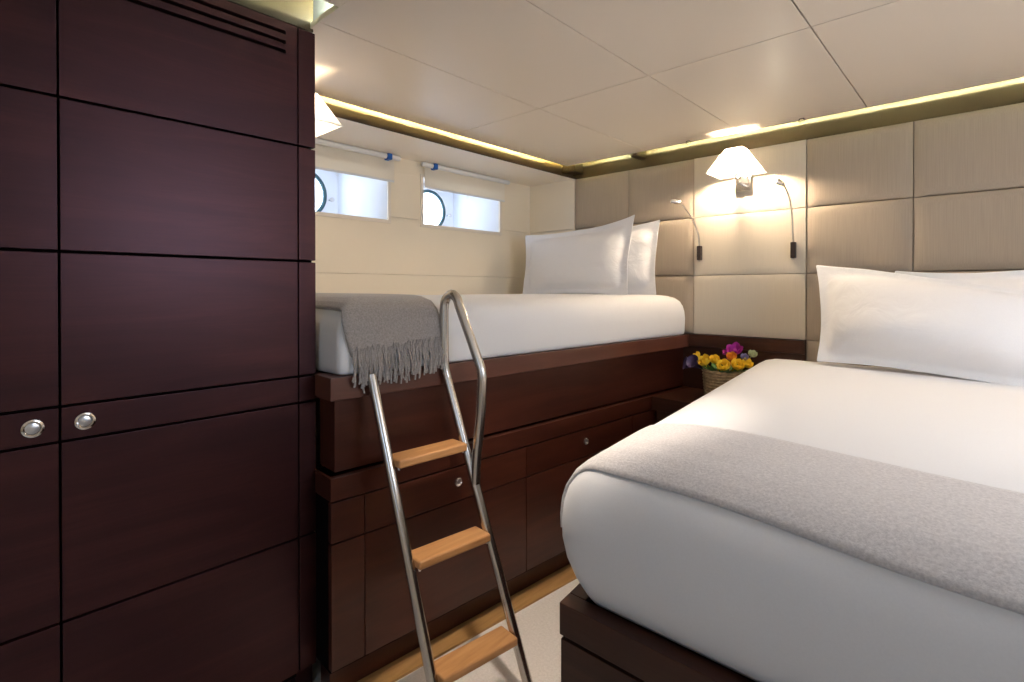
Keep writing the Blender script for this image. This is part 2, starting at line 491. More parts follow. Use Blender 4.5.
# ------------------------------------------------------------------ headboard panels
cols = [XT, -1.685, -1.263, -.690, -.267, .156, .579, 1.0, 1.43]
rows = [(.994, 1.325), (1.325, 1.653), (1.653, ZS-.002)]
cn = {0: 'corner', 1: 'second column from the corner', 2: 'lamp column', 3: 'column right of the lamp', 4: 'far right column', 5: '', 6: '', 7: ''}
def padded(x0, x1, z0, z1, y, depth, puff, m, name, label):
    t = bmesh.new(); n = 14
    def prof(u):
        d = min(u, 1-u); return 1-(1-min(d/.16, 1))**3
    G = []
    for i in range(n+1):
        row = []
        for j in range(n+1):
            # denser towards the edges
            u = .5-.5*math.cos(math.pi*i/n); v = .5-.5*math.cos(math.pi*j/n)
            h = puff*prof(u)*prof(v)
            row.append(t.verts.new((x0+(x1-x0)*u, y+puff-h, z0+(z1-z0)*v)))
        G.append(row)
    for i in range(n):
        for j in range(n): t.faces.new((G[i][j], G[i+1][j], G[i+1][j+1], G[i][j+1]))
    rim = [G[i][0] for i in range(n+1)] + [G[n][j] for j in range(1, n+1)] + [G[i][n] for i in range(n-1, -1, -1)] + [G[0][j] for j in range(n-1, 0, -1)]
    back = [t.verts.new((v.co.x, y+depth, v.co.z)) for v in rim]
    for k in range(len(rim)):
        k2 = (k+1) % len(rim); t.faces.new((rim[k], rim[k2], back[k2], back[k]))
    t.faces.new(back[::-1])
    o = obj(name, t, m, angle=60)
    tag(o, label, 'wall panel', 'upholstered panels behind the beds')
    return o
rown = {2: 'top row', 1: 'middle row', 0: 'bottom row'}
lab = {
 (0, 2): 'square taupe padded wall panel in the corner under the cove light',
 (1, 2): 'taupe padded wall panel of the top row, directly left of the cream lamp panel',
 (3, 2): 'taupe padded wall panel of the top row, directly right of the cream lamp panel',
 (4, 2): 'taupe padded wall panel at the far right of the top row',
 (0, 1): 'taupe padded wall panel in the corner behind the bunk pillows',
 (1, 1): 'taupe padded wall panel beside the right edge of the bunk pillows',
 (3, 1): 'taupe padded wall panel of the middle row, above the left end of the lower bed pillow',
 (4, 1): 'taupe padded wall panel of the middle row, at the right frame edge above the pillow',
 (0, 0): 'low taupe padded wall panel hidden behind the bunk mattress in the corner',
 (1, 0): 'low taupe padded wall panel just right of the bunk mattress end',
 (3, 0): 'low taupe padded wall panel mostly behind the left end of the lower bed pillow',
 (4, 0): 'low taupe padded wall panel almost hidden behind the lower bed pillow',
 (2, 2): 'cream wall panel carrying the shaded lamp',
 (2, 1): 'cream wall panel with the two dark reading light stems',
 (2, 0): 'cream wall panel directly above the flower basket',
}
for ci in range(5):
    for ri, (z0, z1) in enumerate(rows):
        if (ci, ri) in ((0, 0),): continue
        gp = .0015
        if ci == 2:
            padded(cols[ci]+gp, cols[ci+1]-gp, z0+gp, z1-gp, YH, .052, .004, CREAMP, 'cream_wall_panel', lab[(ci, ri)])
        else:
            padded(cols[ci]+gp, cols[ci+1]-gp, z0+gp, z1-gp, YH-.002, .054, .012, TAUPE, 'padded_wall_panel', lab[(ci, ri)])
padded(cols[3]+.0015, cols[5]-.0015, .62, .9925, YH-.002, .054, .012, TAUPE, 'padded_wall_panel', 'lowest taupe padded wall panel, a sliver beside the dark wood board')
# fixing eyelets under the cove
for (x, y, l) in ((-1.232, 2.757, 'tiny metal eyelet on the ceiling edge left of the wall lamp'), (-.676, 2.757, 'tiny metal eyelet on the ceiling edge right of the wall lamp')):
    t = B(); torus(t, .012, .0032, Matrix.Translation((x, y, ZC-.011)) @ Matrix.Rotation(R(90), 4, 'X'), 20, 8)
    tube(t, [(x, y, ZC-.003), (x, y, ZC+.002)], .004, 10)
    tag(obj('ceiling_eyelet', t, BLACK), l, 'eyelet', 'ceiling eyelets')

# ------------------------------------------------------------------ LED strips hidden on top of the hung ceiling's edge
def led(x0, x1, y0, y1, m, label):
    t = B(); box(t, x0, x1, y0, y1, ZC+.020, ZC+.026, .001)
    tag(obj('led_strip', t, m), label, 'light strip', 'cove light strips')
led(XCW+.03, XCW+.04, .95, 2.70, LED, 'yellow cove light strip above the window side of the bunk')
led(-2.0, -1.71, YCH-.125, YCH-.115, LEDW, 'short cove light strip nearest the room corner above the padded panels')
led(-1.60, 1.4, YCH-.125, YCH-.115, LEDW, 'long cove light strip running above the wall lamp and the lower bed')
led(XCWARD+.080, XCWARD+.090, -1.4, .70, LEDC, 'cove light strip above the top of the wardrobe')

t = B(); box(t, -1.56, -1.40, .835, .845, ZC+.020, ZC+.026, .001)
tag(obj('led_strip', t, LEDG), 'short cove light strip at the end of the gap over the wardrobe corner', 'light strip', 'cove light strips')
# ------------------------------------------------------------------ wardrobes
def latch(parent, p, axis, r=.022):
    """round push latch; axis = outward normal"""
    ax = Vector(axis).normalized(); q = ax.to_track_quat('Z', 'Y').to_matrix().to_4x4()
    M = Matrix.Translation(p) @ q
    t = B(); lathe(t, [(r*.62, -.004), (r*.62, .004), (r*.74, .0062), (r*.92, .005), (r, .001), (r, -.004)], M, 32)
    l = obj('latch', t, CHROME, parent); l['label'] = 'polished round push latch'
    t = B(); lathe(t, [(r*.60, -.004), (r*.60, .0015), (r*.50, .003), (0, .0036)], M, 28)
    obj('button', t, NICKEL, l)
    return l

WR = [(.495, .903), (.905, .983), (.985, 1.333), (1.335, 1.681), (1.683, 2.040)]
def wardrobe(y0, y1, ylatch, label, vent):
    w = thing('wardrobe', (-1.8, (y0+y1)/2, 0), label, 'wardrobe')
    t = B(); box(t, -2.2, XWARD-.022, y0, y1, .06, 2.042); obj('carcass', t, DARK, w)
    t = B(); box(t, -2.2, XWARD-.05, y0, y1, 0, .075); obj('plinth', t, WARD, w)
    gp = .0022
    def pan(za, zb, name='door_panel'):
        t = B(); box(t, XWARD-.02, XWARD, y0+gp, y1-gp, za+gp, zb-gp, .0015); return obj(name, t, WARD, w)
    pan(.083, .493); pan(*WR[0]); d = pan(*WR[1]); pan(*WR[2]); pan(*WR[3])
    latch(w, (XWARD, ylatch, .944), (1, 0, 0), .0212)
    za, zb = WR[4]
    if not vent: pan(za, zb)
    else:
        # louvred top panel: three long slots
        s0, s1 = y0+.055, .695
        t = B(); zs = [1.952, 1.980, 2.008]; h = .0055
        box(t, XWARD-.02, XWARD, y0+gp, s0, za+gp, zb-gp); box(t, XWARD-.02, XWARD, s1, y1-gp, za+gp, zb-gp)
        edges = [za+gp] + [v for z in zs for v in (z-h, z+h)] + [zb-gp]
        for i in range(0, len(edges), 2): box(t, XWARD-.02, XWARD, s0, s1, edges[i], edges[i+1])
        bmesh.ops.remove_doubles(t, verts=t.verts, dist=.0001)
        obj('vent_panel', t, WARD, w)
    return w
wardrobe(-.41, .180, .134, 'tall dark wood wardrobe cut by the left frame edge, latch left of the door gap', False)
w = wardrobe(.180, .732, .224, 'tall dark wood wardrobe with three long vent slots, nearest the bunk', True)
# end stile of the run
bm_ = thing('wardrobe_end_post', (-1.58, .76, 0), 'narrow dark wood end post between wardrobe and bunk', 'post')
for za, zb in [(.083, .493)] + WR:
    t = B(); box(t, XWARD-.022, XWARD-.0005, .732+.0018, YEND-.003, za+.0022, zb-.0022, .0022); obj('post_panel', t, WARD, bm_)
t = B(); box(t, XWARD-.035, XWARD-.0225, .7325, YEND-.006, .081, 2.042); obj('core', t, DARK, bm_)
t = B(); box(t, XWARD-.06, XWARD-.03, .732, YEND-.003, 0, .08); obj('plinth', t, WARD, bm_)
# cornice board above the wardrobes
t = B(); box(t, XWARD-.03, XWARD-.012, -1.55, YEND-.003, 2.046, ZP, .001); struct('trim_5', t, FASCIA)

# ------------------------------------------------------------------ bunk berth base (local frame: +Y along berth front, +X outwards)
A0 = Vector((-1.43, .77, 0)); BROT = -math.atan2(.146, 2.13)
berth = thing('bunk_bed', A0, 'long dark wood bunk base with drawers under the upper mattress', 'bunk bed', rotz=BROT)
LB = 2.124
def bpart(name, *a, m=WOOD, bev=.0015):
    t = B(); box(t, *a, bev); return obj(name, t, m, berth, local=True)
bpart('rail', -.112, 0, 0, LB, .918, .987, m=RAILW, bev=.003)
bpart('upper_panel', -.14, -.034, .028, LB, .695, .9165)
bpart('mattress_board', -1.0, -.13, .03, LB-.02, .90, .975)
bpart('ledge', -.112, 0, 0, LB, .622, .690, bev=.002)
bpart('core', -.13, -.022, .008, LB, .10, .69, m=DARK)  # black colour stands in for shade on the wooden end face
bpart('side_panel', -.022, -.001, .002, .108, .498, .6165)
bpart('side_panel', -.022, -.001, .002, .108, .118, .493)
bpart('kick_plinth', -.12, -.055, .02, LB, .008, .118)
def drawer(y0, y1, yl):
    d = bpart('drawer', -.022, -.001, y0, y1, .498, .6165)
    M = world_origin(berth)
    n = (M.to_3x3() @ Vector((1, 0, 0)))
    latch(d, M @ Vector((-.001, yl, .565)), n, .0165)
    return d
drawer(.1105, .812, .470); drawer(.8145, 1.56, 1.19)
bpart('drawer', -.022, -.001, 1.5625, LB-.02, .498, .6165)
bpart('lower_panel', -.022, -.001, .1105, .812, .118, .493); bpart('lower_panel', -.022, -.001, .8145, 1.56, .118, .493); bpart('lower_panel', -.022, -.001, 1.5625, LB-.02, .118, .493)

# bunk mattress
e = Vector((math.sin(-BROT), math.cos(-BROT)))
def bpt(a, o): # along, outward
    p = Vector((A0.x, A0.y)) + e*a + Vector((e.y, -e.x))*o
    return (p.x, p.y)
f0 = bpt(.035, -.010); f1 = bpt(2.122, -.012)
MB = [f0, f1, (XW+.015, f1[1]), (XW+.015, YEND+.02)]
profB = [(.012, .9875), (.003, .994), (.0, 1.01), (-.002, 1.08), (.001, 1.12), (.009, 1.15), (.024, 1.178), (.045, 1.197), (.075, 1.209), (.11, 1.214), (.18, 1.216), (.3, 1.217)]
bm = loft(MB, profB, cr=.03, sub=14)
bvhB = BVHTree.FromBMesh(bm)
tag(obj('bunk_mattress', bm, SHEET, angle=80), 'white sheeted mattress on the upper bunk', 'mattress')

# ------------------------------------------------------------------ lower bed
SL = -.124
def lx(y): return -.662+SL*(y-.865)
YB1 = 2.885; XR = .78
bed = thing('lower_bed', (.05, 1.9, 0), 'dark wood bed base under the lower mattress, at the right', 'bed')
def poly_prism(pts, z0, z1, bev=.002):
    t = bmesh.new()
    lo = [t.verts.new((*p, z0)) for p in pts]; hi = [t.verts.new((*p, z1)) for p in pts]
    t.faces.new(hi); t.faces.new(lo[::-1])
    n = len(pts)
    for i in range(n): t.faces.new((lo[i], lo[(i+1) % n], hi[(i+1) % n], hi[i]))
    bmesh.ops.recalc_face_normals(t, faces=t.faces)
    if bev: bmesh.ops.bevel(t, geom=list(t.edges), offset=bev, segments=2, profile=.5, affect='EDGES')
    return t
Y0 = .865
obj('foot_rail', poly_prism([(lx(Y0), Y0), (XR, Y0), (XR, Y0+.042), (lx(Y0+.042), Y0+.042)], .533, .60), WOODX, bed)
obj('side_rail', poly_prism([(lx(Y0+.0425), Y0+.0425), (lx(Y0+.0425)+.042, Y0+.0425), (lx(YB1)+.042, YB1), (lx(YB1), YB1)], .533, .60), WOOD, bed)
obj('side_rail', poly_prism([(XR-.042, Y0+.0425), (XR, Y0+.0425), (XR, YB1), (XR-.042, YB1)], .533, .60), WOOD, bed)
obj('platform', poly_prism([(lx(Y0+.05)+.043, Y0+.0435), (XR-.043, Y0+.0435), (XR-.043, YB1), (lx(YB1)+.043, YB1)], .540, .59), DARK, bed)
obj('foot_panel', poly_prism([(lx(Y0)+.002, Y0+.002), (XR, Y0+.002), (XR, Y0+.024), (lx(Y0)+.002, Y0+.024)], .08, .525), WOODX, bed)
obj('side_panel', poly_prism([(lx(Y0)+.002, Y0+.0245), (lx(Y0)+.026, Y0+.0245), (lx(YB1)+.026, YB1), (lx(YB1)+.002, YB1)], .08, .525), WOOD, bed)
obj('core', poly_prism([(lx(Y0)+.04, Y0+.03), (XR-.04, Y0+.03), (XR-.04, YB1), (lx(YB1)+.04, YB1)], .10, .539), DARK, bed)
obj('plinth', poly_prism([(lx(Y0)+.06, Y0+.06), (XR-.06, Y0+.06), (XR-.06, YB1), (lx(YB1)+.06, YB1)], 0, .099), WOODX, bed)

YM = .852
ML = [(lx(YM)-.018, YM), (XR-.02, YM), (XR-.02, YB1-.01), (lx(YB1)-.018, YB1-.01)]
profL = [(.056, .6005), (.045, .615), (.025, .65), (.009, .69), (.001, .73), (0, .765), (.004, .80), (.013, .83), (.030, .858), (.052, .878), (.082, .896), (.125, .909), (.19, .918), (.29, .924), (.42, .927)]
bm = loft(ML, profL, cr=.085, seg=10, sub=20)
bvhL = BVHTree.FromBMesh(bm)
tag(obj('lower_mattress', bm, SHEET, angle=80), 'thick white sheeted mattress on the lower bed at the right', 'mattress')

def drape(bvh, rows_pts, off=.006, thick=.005, name='', m=None, ripple=0, parent=None):
    """grid of approximate world points -> snapped to the surface"""
    t = bmesh.new(); G = []
    for r in rows_pts:
        row = []
        for p in r:
            p = Vector(p); loc, nor, i, d = bvh.find_nearest(p)
            if (p-loc).dot(nor) < 0 and nor.z < -.5: nor = -nor
            rp = ripple*noise.noise(Vector((p.x*9, p.y*9, p.z*9))) if ripple else 0
            row.append(t.verts.new(loc+nor*(off+max(rp, -off*.6))))
        G.append(row)
    for i in range(len(G)-1):
        for j in range(len(G[0])-1): t.faces.new((G[i][j], G[i+1][j], G[i+1][j+1], G[i][j+1]))
    return t

# runner at the foot of the lower bed
rows_pts = []
NT = 26
prof_side = [(.0, .735), (.0, .765), (.004, .80), (.013, .83), (.030, .858), (.052, .878), (.082, .896), (.125, .909), (.19, .918)]
prof_side = [(a-.018, z) for a, z in prof_side]
NU = 60
for k in range(NT+1):
    t_ = k/NT
    row = []
    for s in range(len(prof_side)+NU):
        if s < len(prof_side):
            ins, z = prof_side[s]; fx = 0
        else:
            fx = (s-len(prof_side)+1)/NU; ins = .19; z = .915
        yn = .904-.030*min(fx*1.6, 1.0)+.003*math.sin(fx*13); yf = 1.215-.075*min(fx*1.9, 1)+.006*math.sin(fx*9+1)
        if s < 5: yf -= .012-.002*s
        y = yn+(yf-yn)*t_
        x = lx(y)+ins if s < len(prof_side) else lx(y)+.19+(XR-.15-lx(y)-.19)*fx
        def ztop(i):
            for (i0, z0_), (i1, z1_) in zip(profL[5:], profL[6:]):
                if i < i1: return z0_+(z1_-z0_)*max(0, (i-i0)/(i1-i0))
            return .927
        d = y-YM
        zz = min(z, ztop(d)) if s < len(prof_side) else ztop(d)
        if s >= len(prof_side): zz = min(zz, ztop(.19+fx))
        row.append((x, y, zz))
    rows_pts.append(row)
t = drape(bvhL, rows_pts, off=.004, ripple=.006)
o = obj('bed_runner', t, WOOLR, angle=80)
tag(o, 'grey wool runner folded across the foot of the lower bed', 'blanket')
s = o.modifiers.new('thickness', 'SOLIDIFY'); s.thickness = .007; s.offset = 1

# throw with fringe over the bunk's foot
rows_pts = []; NA = 34
front_prof = [1.050, 1.07, 1.09, 1.11, 1.13, 1.15]
def front_o(z):  # outward offset of mattress face
    return -.012
for k in range(NA+1):
    f = k/NA
    a_top0, a_top1 = .055, .392
    row = []
    for s in range(40):
        if s < 8:
            z = 1.043+.012*f+(1.155-1.043)*s/8; o_ = .0
            w0 = .028+.040*(1-s/8); w1 = .400
        elif s < 14:
            q_ = (s-8)/6; ang = q_*math.pi/2
            z = 1.155+.062*math.sin(ang); o_ = -.062*(1-math.cos(ang)); w0 = .026; w1 = .398-.012*q_
        else:
            q_ = (s-13)/26; z = 1.217; o_ = -.062-.86*q_; w0 = .026-.02*q_; w1 = .386-.05*min(q_*5, 1)
        a = w0+(w1-w0)*f
        x, y = bpt(a, o_)
        row.append((x, y, z))
    rows_pts.append(row)
throw = thing('throw_blanket', (rows_pts[NA//2][16][0], rows_pts[NA//2][16][1], 1.22), 'grey wool throw with a twisted fringe hanging over the bunk edge', 'blanket')
t = drape(bvhB, rows_pts, off=.010, ripple=.012)
bm_low = []
t.verts.ensure_lookup_table()
for k in range(NA+1): bm_low.append(t.verts[k*40].co.copy())
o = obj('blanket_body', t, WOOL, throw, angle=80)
s = o.modifiers.new('thickness', 'SOLIDIFY'); s.thickness = .014; s.offset = 1
out = Vector((e.y, -e.x, 0)); al = Vector((e.x, e.y, 0))
t = B(); NF = 92
for i in range(NF):
    f = i/(NF-1)*NA; k = min(int(f), NA-1); p = bm_low[k].lerp(bm_low[k+1], f-k)
    L_ = random.uniform(.092, .125); st_ = random.uniform(.012, .034); sw = random.uniform(-.011, .011); ot = random.uniform(.012, .019)
    pts = []; rr = []
    for j in range(7):
        q_ = j/6
        tw = .0016*math.sin(q_*16+i)
        push = ot+.006*(q_ > .45)
        pts.append(p+out*(.0165+(push+.004-.0165)*min(q_*2.2, 1))+al*(sw*q_**1.4+tw+.006*math.sin(i*1.7)*q_)+Vector((0, 0, st_-L_*q_)))
        rr.append((.0016 if j == 0 else .0029)*(1+.15*math.sin(j*2+i)))
    tube(t, pts, rr, 6)
fr = obj('fringe', t, WOOL, throw)

# ------------------------------------------------------------------ pillows
def pillow(name, w, h, T, fl, M, label, group=None, seed=0, ear=0.0, sagl=0.0, belly=0.0, shl=0.0, droop=0.0, shb=0.0):
    """local X = width, Z = height, Y = thickness (front is -Y)"""
    n, m_ = 44, 32
    t = bmesh.new()
    W, H = w/2, h/2
    def shape(u, v):
        # outline: edges pulled in between the corners
        x = u*W*(1-.045*(1-v*v)*abs(u)**3) ; z = v*H*(1-.10*(1-u*u)*abs(v)**3)
        return x, z
    def th(u, v):
        fu, fv = 1-fl/W, 1-fl/H
        a, b = min(abs(u)/fu, 1), min(abs(v)/fv, 1)
        return T*((1-a**2.6)**.62)*((1-b**2.4)**.62)
    sides = []
    for sgn in (-1, 1):
        G = []
        for i in range(n+1):
            r_ = []
            for j in range(m_+1):
                u = -1+2*i/n; v = -1+2*j/m_
                x, z = shape(u, v)
                d = th(u, v)
                edge = max(abs(u), abs(v))
                q3 = Vector((x*6+seed*3.1, z*6, seed*1.7+sgn))
                wr = .5*noise.noise(q3)*.012 + noise.noise(q3*2.7)*.006*(edge**2) if d > .002 else 0
                # fine pulls running from the corners
                y = sgn*(max(d, .0022)*.5+ (wr if d > .004 else 0))
                # flange waves
                wave = .010*noise.noise(Vector((x*7, z*7, seed*5)))*max(0, (edge-.8)/.2)
                z2 = z
                if v > 0: z2 += ear*(max(u, 0)**2.4)*v + .5*ear*(max(-u, 0)**3)*v*(1-sagl*2)
                z2 -= sagl*.5*max(0, -u)*max(v, 0)*h*.3
                x2 = x - shl*max(-u, 0)*(v+1)*.5 + shb*max(-u, 0)*(1-v)*.5
                z2 -= droop*max(u+.6, 0)**1.3*max(v, 0)*.6
                y += wave - belly*math.exp(-((v+.45)/.45)**2)*.5*(1-u*u)
                r_.append(t.verts.new((x2, y, z2)))
            G.append(r_)
        sides.append(G)
        for i in range(n):
            for j in range(m_): t.faces.new((G[i][j], G[i+1][j], G[i+1][j+1], G[i][j+1]))
    a, b = sides
    rim = [(i, 0) for i in range(n)] + [(n, j) for j in range(m_)] + [(i, m_) for i in range(n, 0, -1)] + [(0, j) for j in range(m_, 0, -1)]
    for k in range(len(rim)):
        p, q_ = rim[k], rim[(k+1) % len(rim)]
        t.faces.new((a[p[0]][p[1]], a[q_[0]][q_[1]], b[q_[0]][q_[1]], b[p[0]][p[1]]))
    t.transform(M)
    o = obj(name, t, PILLOW, angle=100, wn=False)
    tag(o, label, 'pillow', group)
    s = o.modifiers.new('sub', 'SUBSURF'); s.levels = 1; s.render_levels = 1
    return o
def pm(x, y, z, tilt, yaw, roll=0):
    return Matrix.Translation((x, y, z)) @ Matrix.Rotation(R(yaw), 4, 'Z') @ Matrix.Rotation(R(-tilt), 4, 'X') @ Matrix.Rotation(R(roll), 4, 'Y')
# upper bunk
pillow('pillow', .78, .44, .15, .05, pm(-1.88, 2.600, 1.416, 12, 0, -1), 'front white flanged pillow standing on the upper bunk', 'bunk pillows', 1, ear=.035, sagl=.35, shl=.035)
pillow('pillow', .80, .44, .14, .05, pm(-1.81, 2.765, 1.414, 8, 0, -1), 'rear white pillow on the upper bunk, leaning on the padded panels', 'bunk pillows', 2, ear=.01, sagl=.1)
# lower bed
pillow('pillow', .86, .46, .19, .05, pm(-.165, 2.555, 1.126, 24, -10, 3.2), 'front white flanged pillow at the head of the lower bed', 'lower bed pillows', 3, ear=.0, belly=.07, shl=.055, droop=.10, shb=.055)
pillow('pillow', .80, .46, .15, .05, pm(.09, 2.735, 1.118, 12, -3, -4), 'rear white pillow of the lower bed, its wrinkled top edge showing above the front one', 'lower bed pillows', 4, ear=.03)

# ------------------------------------------------------------------ ladder
lad = thing('bunk_ladder', (-1.2, 1.05, 0), 'stainless steel bunk ladder with three teak treads and a looped handrail', 'ladder')
def ls(z): return Vector((-1.056-.359*z, .900-.006*z, z))
def rs(z): return Vector((-1.010-.396*z, 1.195-.020*z, z))
RT = .0155
t = B(); tube(t, [ls(.0), ls(.45), ls(.985)], RT, 18); o = obj('stile', t, STEEL, lad)
t = B(); tube(t, [rs(.0), rs(.45), rs(.945)], RT, 18); o = obj('stile', t, STEEL, lad)
hp = [rs(.945), Vector((-1.393, 1.172, .99)), Vector((-1.395, 1.172, 1.09)), Vector((-1.395, 1.172, 1.175)), Vector((-1.388, 1.174, 1.212)), Vector((-1.362, 1.177, 1.231)), Vector((-1.338, 1.180, 1.216)),
      Vector((-1.325, 1.182, 1.185)), Vector((-1.284, 1.188, 1.095)), Vector((-1.246, 1.192, 1.012)), Vector((-1.234, 1.194, .98)), Vector((-1.231, 1.194, .94)), Vector((-1.237, 1.194, .84)), Vector((-1.252, 1.190, .70)), rs(.61)]
t = B(); tube(t, smooth_path(hp, 6), RT*1.03, 18); obj('handrail', t, STEEL, lad)
for z in (.745, .48, .20):
    a = ls(z); b = rs(z)
    d = (b-a); d.z = 0; dn = d.normalized(); pr = Vector((-dn.y, dn.x, 0))
    M = Matrix(((dn.x, pr.x, 0, a.x), (dn.y, pr.y, 0, a.y), (0, 0, 1, z), (0, 0, 0, 1)))
    t = B(); box(t, .0145, d.length-.0145, -.040, .040, -.026, 0, .006, 3, M)
    tr = obj('tread', t, TEAK, lad)
    for xx in (.018, d.length-.018):
        t = B(); lathe(t, [(0, -.033), (.005, -.032), (.006, -.026), (.006, -.024)], M @ Matrix.Translation((xx+(.004 if xx < .1 else -.004), -.026, 0)), 12); obj('screw', t, CHROME, tr)

# ------------------------------------------------------------------ nightstand and back board
ns = thing('nightstand', (-1.05, 2.69, 0), 'dark wood nightstand corner block between bunk and lower bed', 'nightstand')
obj('top', poly_prism([(-1.308, 2.49), (-.890, 2.49), (-.938, 2.876), (-1.282, 2.876)], .622, .690), WOODX, ns)
obj('body', poly_prism([(-1.29, 2.51), (-.892, 2.51), (-.938, 2.876), (-1.27, 2.876)], .0, .619), WOODX, ns)
bb = thing('back_board', (-.975, 2.93, .5), 'dark wood board on the wall behind the flower basket', 'panel')
t = B(); box(t, -1.283, -.692, 2.885, 2.952, .925, .992, .002); obj('cap', t, WOODX, bb)
t = B(); box(t, -1.345, -.692, 2.897, 2.952, .50, .923, .001); obj('board', t, WOODX, bb)

# ------------------------------------------------------------------ flower basket
fx, fy, fz = -1.035, 2.735, .690
fb = thing('flower_basket', (fx, fy, fz), 'small wicker basket of yellow and purple flowers on the nightstand', 'flowers')
t = B(); NB = 40
prof = [(0, .0), (.082, .0), (.086, .01), (.090, .07), (.095, .135), (.097, .142), (.092, .145), (.088, .13), (.085, .11), (0, .108)]
lathe(t, prof, Matrix.Translation((fx, fy, fz)), 36)
bk = obj('basket', t, WICKER, fb)
t = B()
for k in range(9): torus(t, .0835+.0013*k+.003, .005, Matrix.Translation((fx, fy, fz+.010+k*.0155)), 36, 6)
obj('woven_band', t, WICKER, bk)

def petal(bm, L, wd, cup, M, n=6):
    t = bmesh.new(); G = []
    for i in range(n+1):
        s_ = i/n; w_ = wd*math.sin(math.pi*min(s_*.92+.08, 1))**.7
        row = []
        for j in (-1, -.5, 0, .5, 1):
            row.append(t.verts.new((j*w_, L*s_*math.cos(cup*s_), L*s_*math.sin(cup*s_)+.25*w_*j*j)))
        G.append(row)
    for i in range(n):
        for j in range(4): t.faces.new((G[i][j], G[i+1][j], G[i+1][j+1], G[i][j+1]))
    t.transform(M); me = bpy.data.meshes.new('t'); t.to_mesh(me); t.free(); bm.from_mesh(me); bpy.data.meshes.remove(me)
def bloom(p, r, m, np=6, cup=.9, tilt=(0, 0), label=None, layers=2):
    t = B(); T0 = Matrix.Translation(p) @ Matrix.Rotation(tilt[0], 4, 'X') @ Matrix.Rotation(tilt[1], 4, 'Y')
    for l in range(layers):
        for k in range(np):
            petal(t, r*(1-.28*l), r*.42, cup+.35*l, T0 @ Matrix.Rotation(2*math.pi*(k+.5*l)/np, 4, 'Z'))
    lathe(t, [(0, 0), (r*.16, .002), (r*.18, r*.25), (0, r*.36)], T0, 10)
    base = Vector((fx+(p[0]-fx)*.35, fy+(p[1]-fy)*.35, fz+.11))
    tube(t, [base, Vector(p).lerp(base, .4)+Vector((0, 0, .004)), Vector(p)], .0025, 6)
    o = obj('flower', t, m, fb)
    if label: o['label'] = label
    return o
FT = fz+.145
bloom((fx-.055, fy-.075, FT+.030), .052, YELLOW, tilt=(.7, -.2), label='yellow flower')
bloom((fx-.015, fy-.060, FT+.042), .040, YELLOW, tilt=(.7, .1), label='yellow flower')
bloom((fx+.040, fy-.080, FT+.018), .050, YELLOW, tilt=(.8, .1), label='yellow flower')
bloom((fx+.088, fy-.055, FT+.022), .050, YELLOW, tilt=(.6, .5), label='yellow flower')
bloom((fx+.120, fy-.02, FT+.032), .042, YELLOW, tilt=(.5, .7), label='yellow flower')
bloom((fx+.060, fy-.035, FT+.060), .040, ORANGE, tilt=(.6, .1), label='orange flower')
bloom((fx-.120, fy-.02, FT+.050), .036, YELLOW, tilt=(.5, -.5), label='yellow flower')
bloom((fx+.055, fy+.025, FT+.092), .052, MAGENTA, np=5, cup=.6, tilt=(.8, .1), label='magenta orchid flower')
bloom((fx+.015, fy+.03, FT+.082), .030, MAGENTA, np=5, cup=.6, tilt=(.8, -.3), label='magenta orchid flower')
bloom((fx+.135, fy+.03, FT+.075), .034, PALE, tilt=(.5, .4), label='pale green flower')
bloom((fx+.110, fy-.005, FT+.062), .030, LILAC, tilt=(.6, .3), label='lilac flower')
def calla(p, d, label):
    t = B(); d = Vector(d).normalized(); q_ = d.to_track_quat('Z', 'Y').to_matrix().to_4x4()
    lathe(t, [(.006, -.05), (.010, -.02), (.017, .01), (.030, .035), (.036, .042), (.028, .033), (.014, .008), (.0, -.01)], Matrix.Translation(p) @ q_, 16)
    tube(t, [Vector((fx+(p[0]-fx)*.4, fy+(p[1]-fy)*.4, fz+.11)), Vector(p)-d*.055], .004, 8)
    o = obj('flower', t, PURPLE, fb); o['label'] = label
calla((fx-.135, fy-.055, FT+.012), (-.75, -.5, .25), 'dark purple calla flower'); calla((fx-.105, fy-.075, FT+.022), (-.2, -.8, .45), 'dark purple calla flower')
random.seed(3)
for i in range(26):
    a = random.uniform(0, 2*math.pi); L_ = random.uniform(.05, .085)
    M = Matrix.Translation((fx+.055*math.cos(a), fy+.055*math.sin(a), FT-.012)) @ Matrix.Rotation(a-math.pi/2, 4, 'Z')
    t = B(); petal(t, L_, .015, random.uniform(.2, .9), M); obj('leaf', t, GREEN, fb)

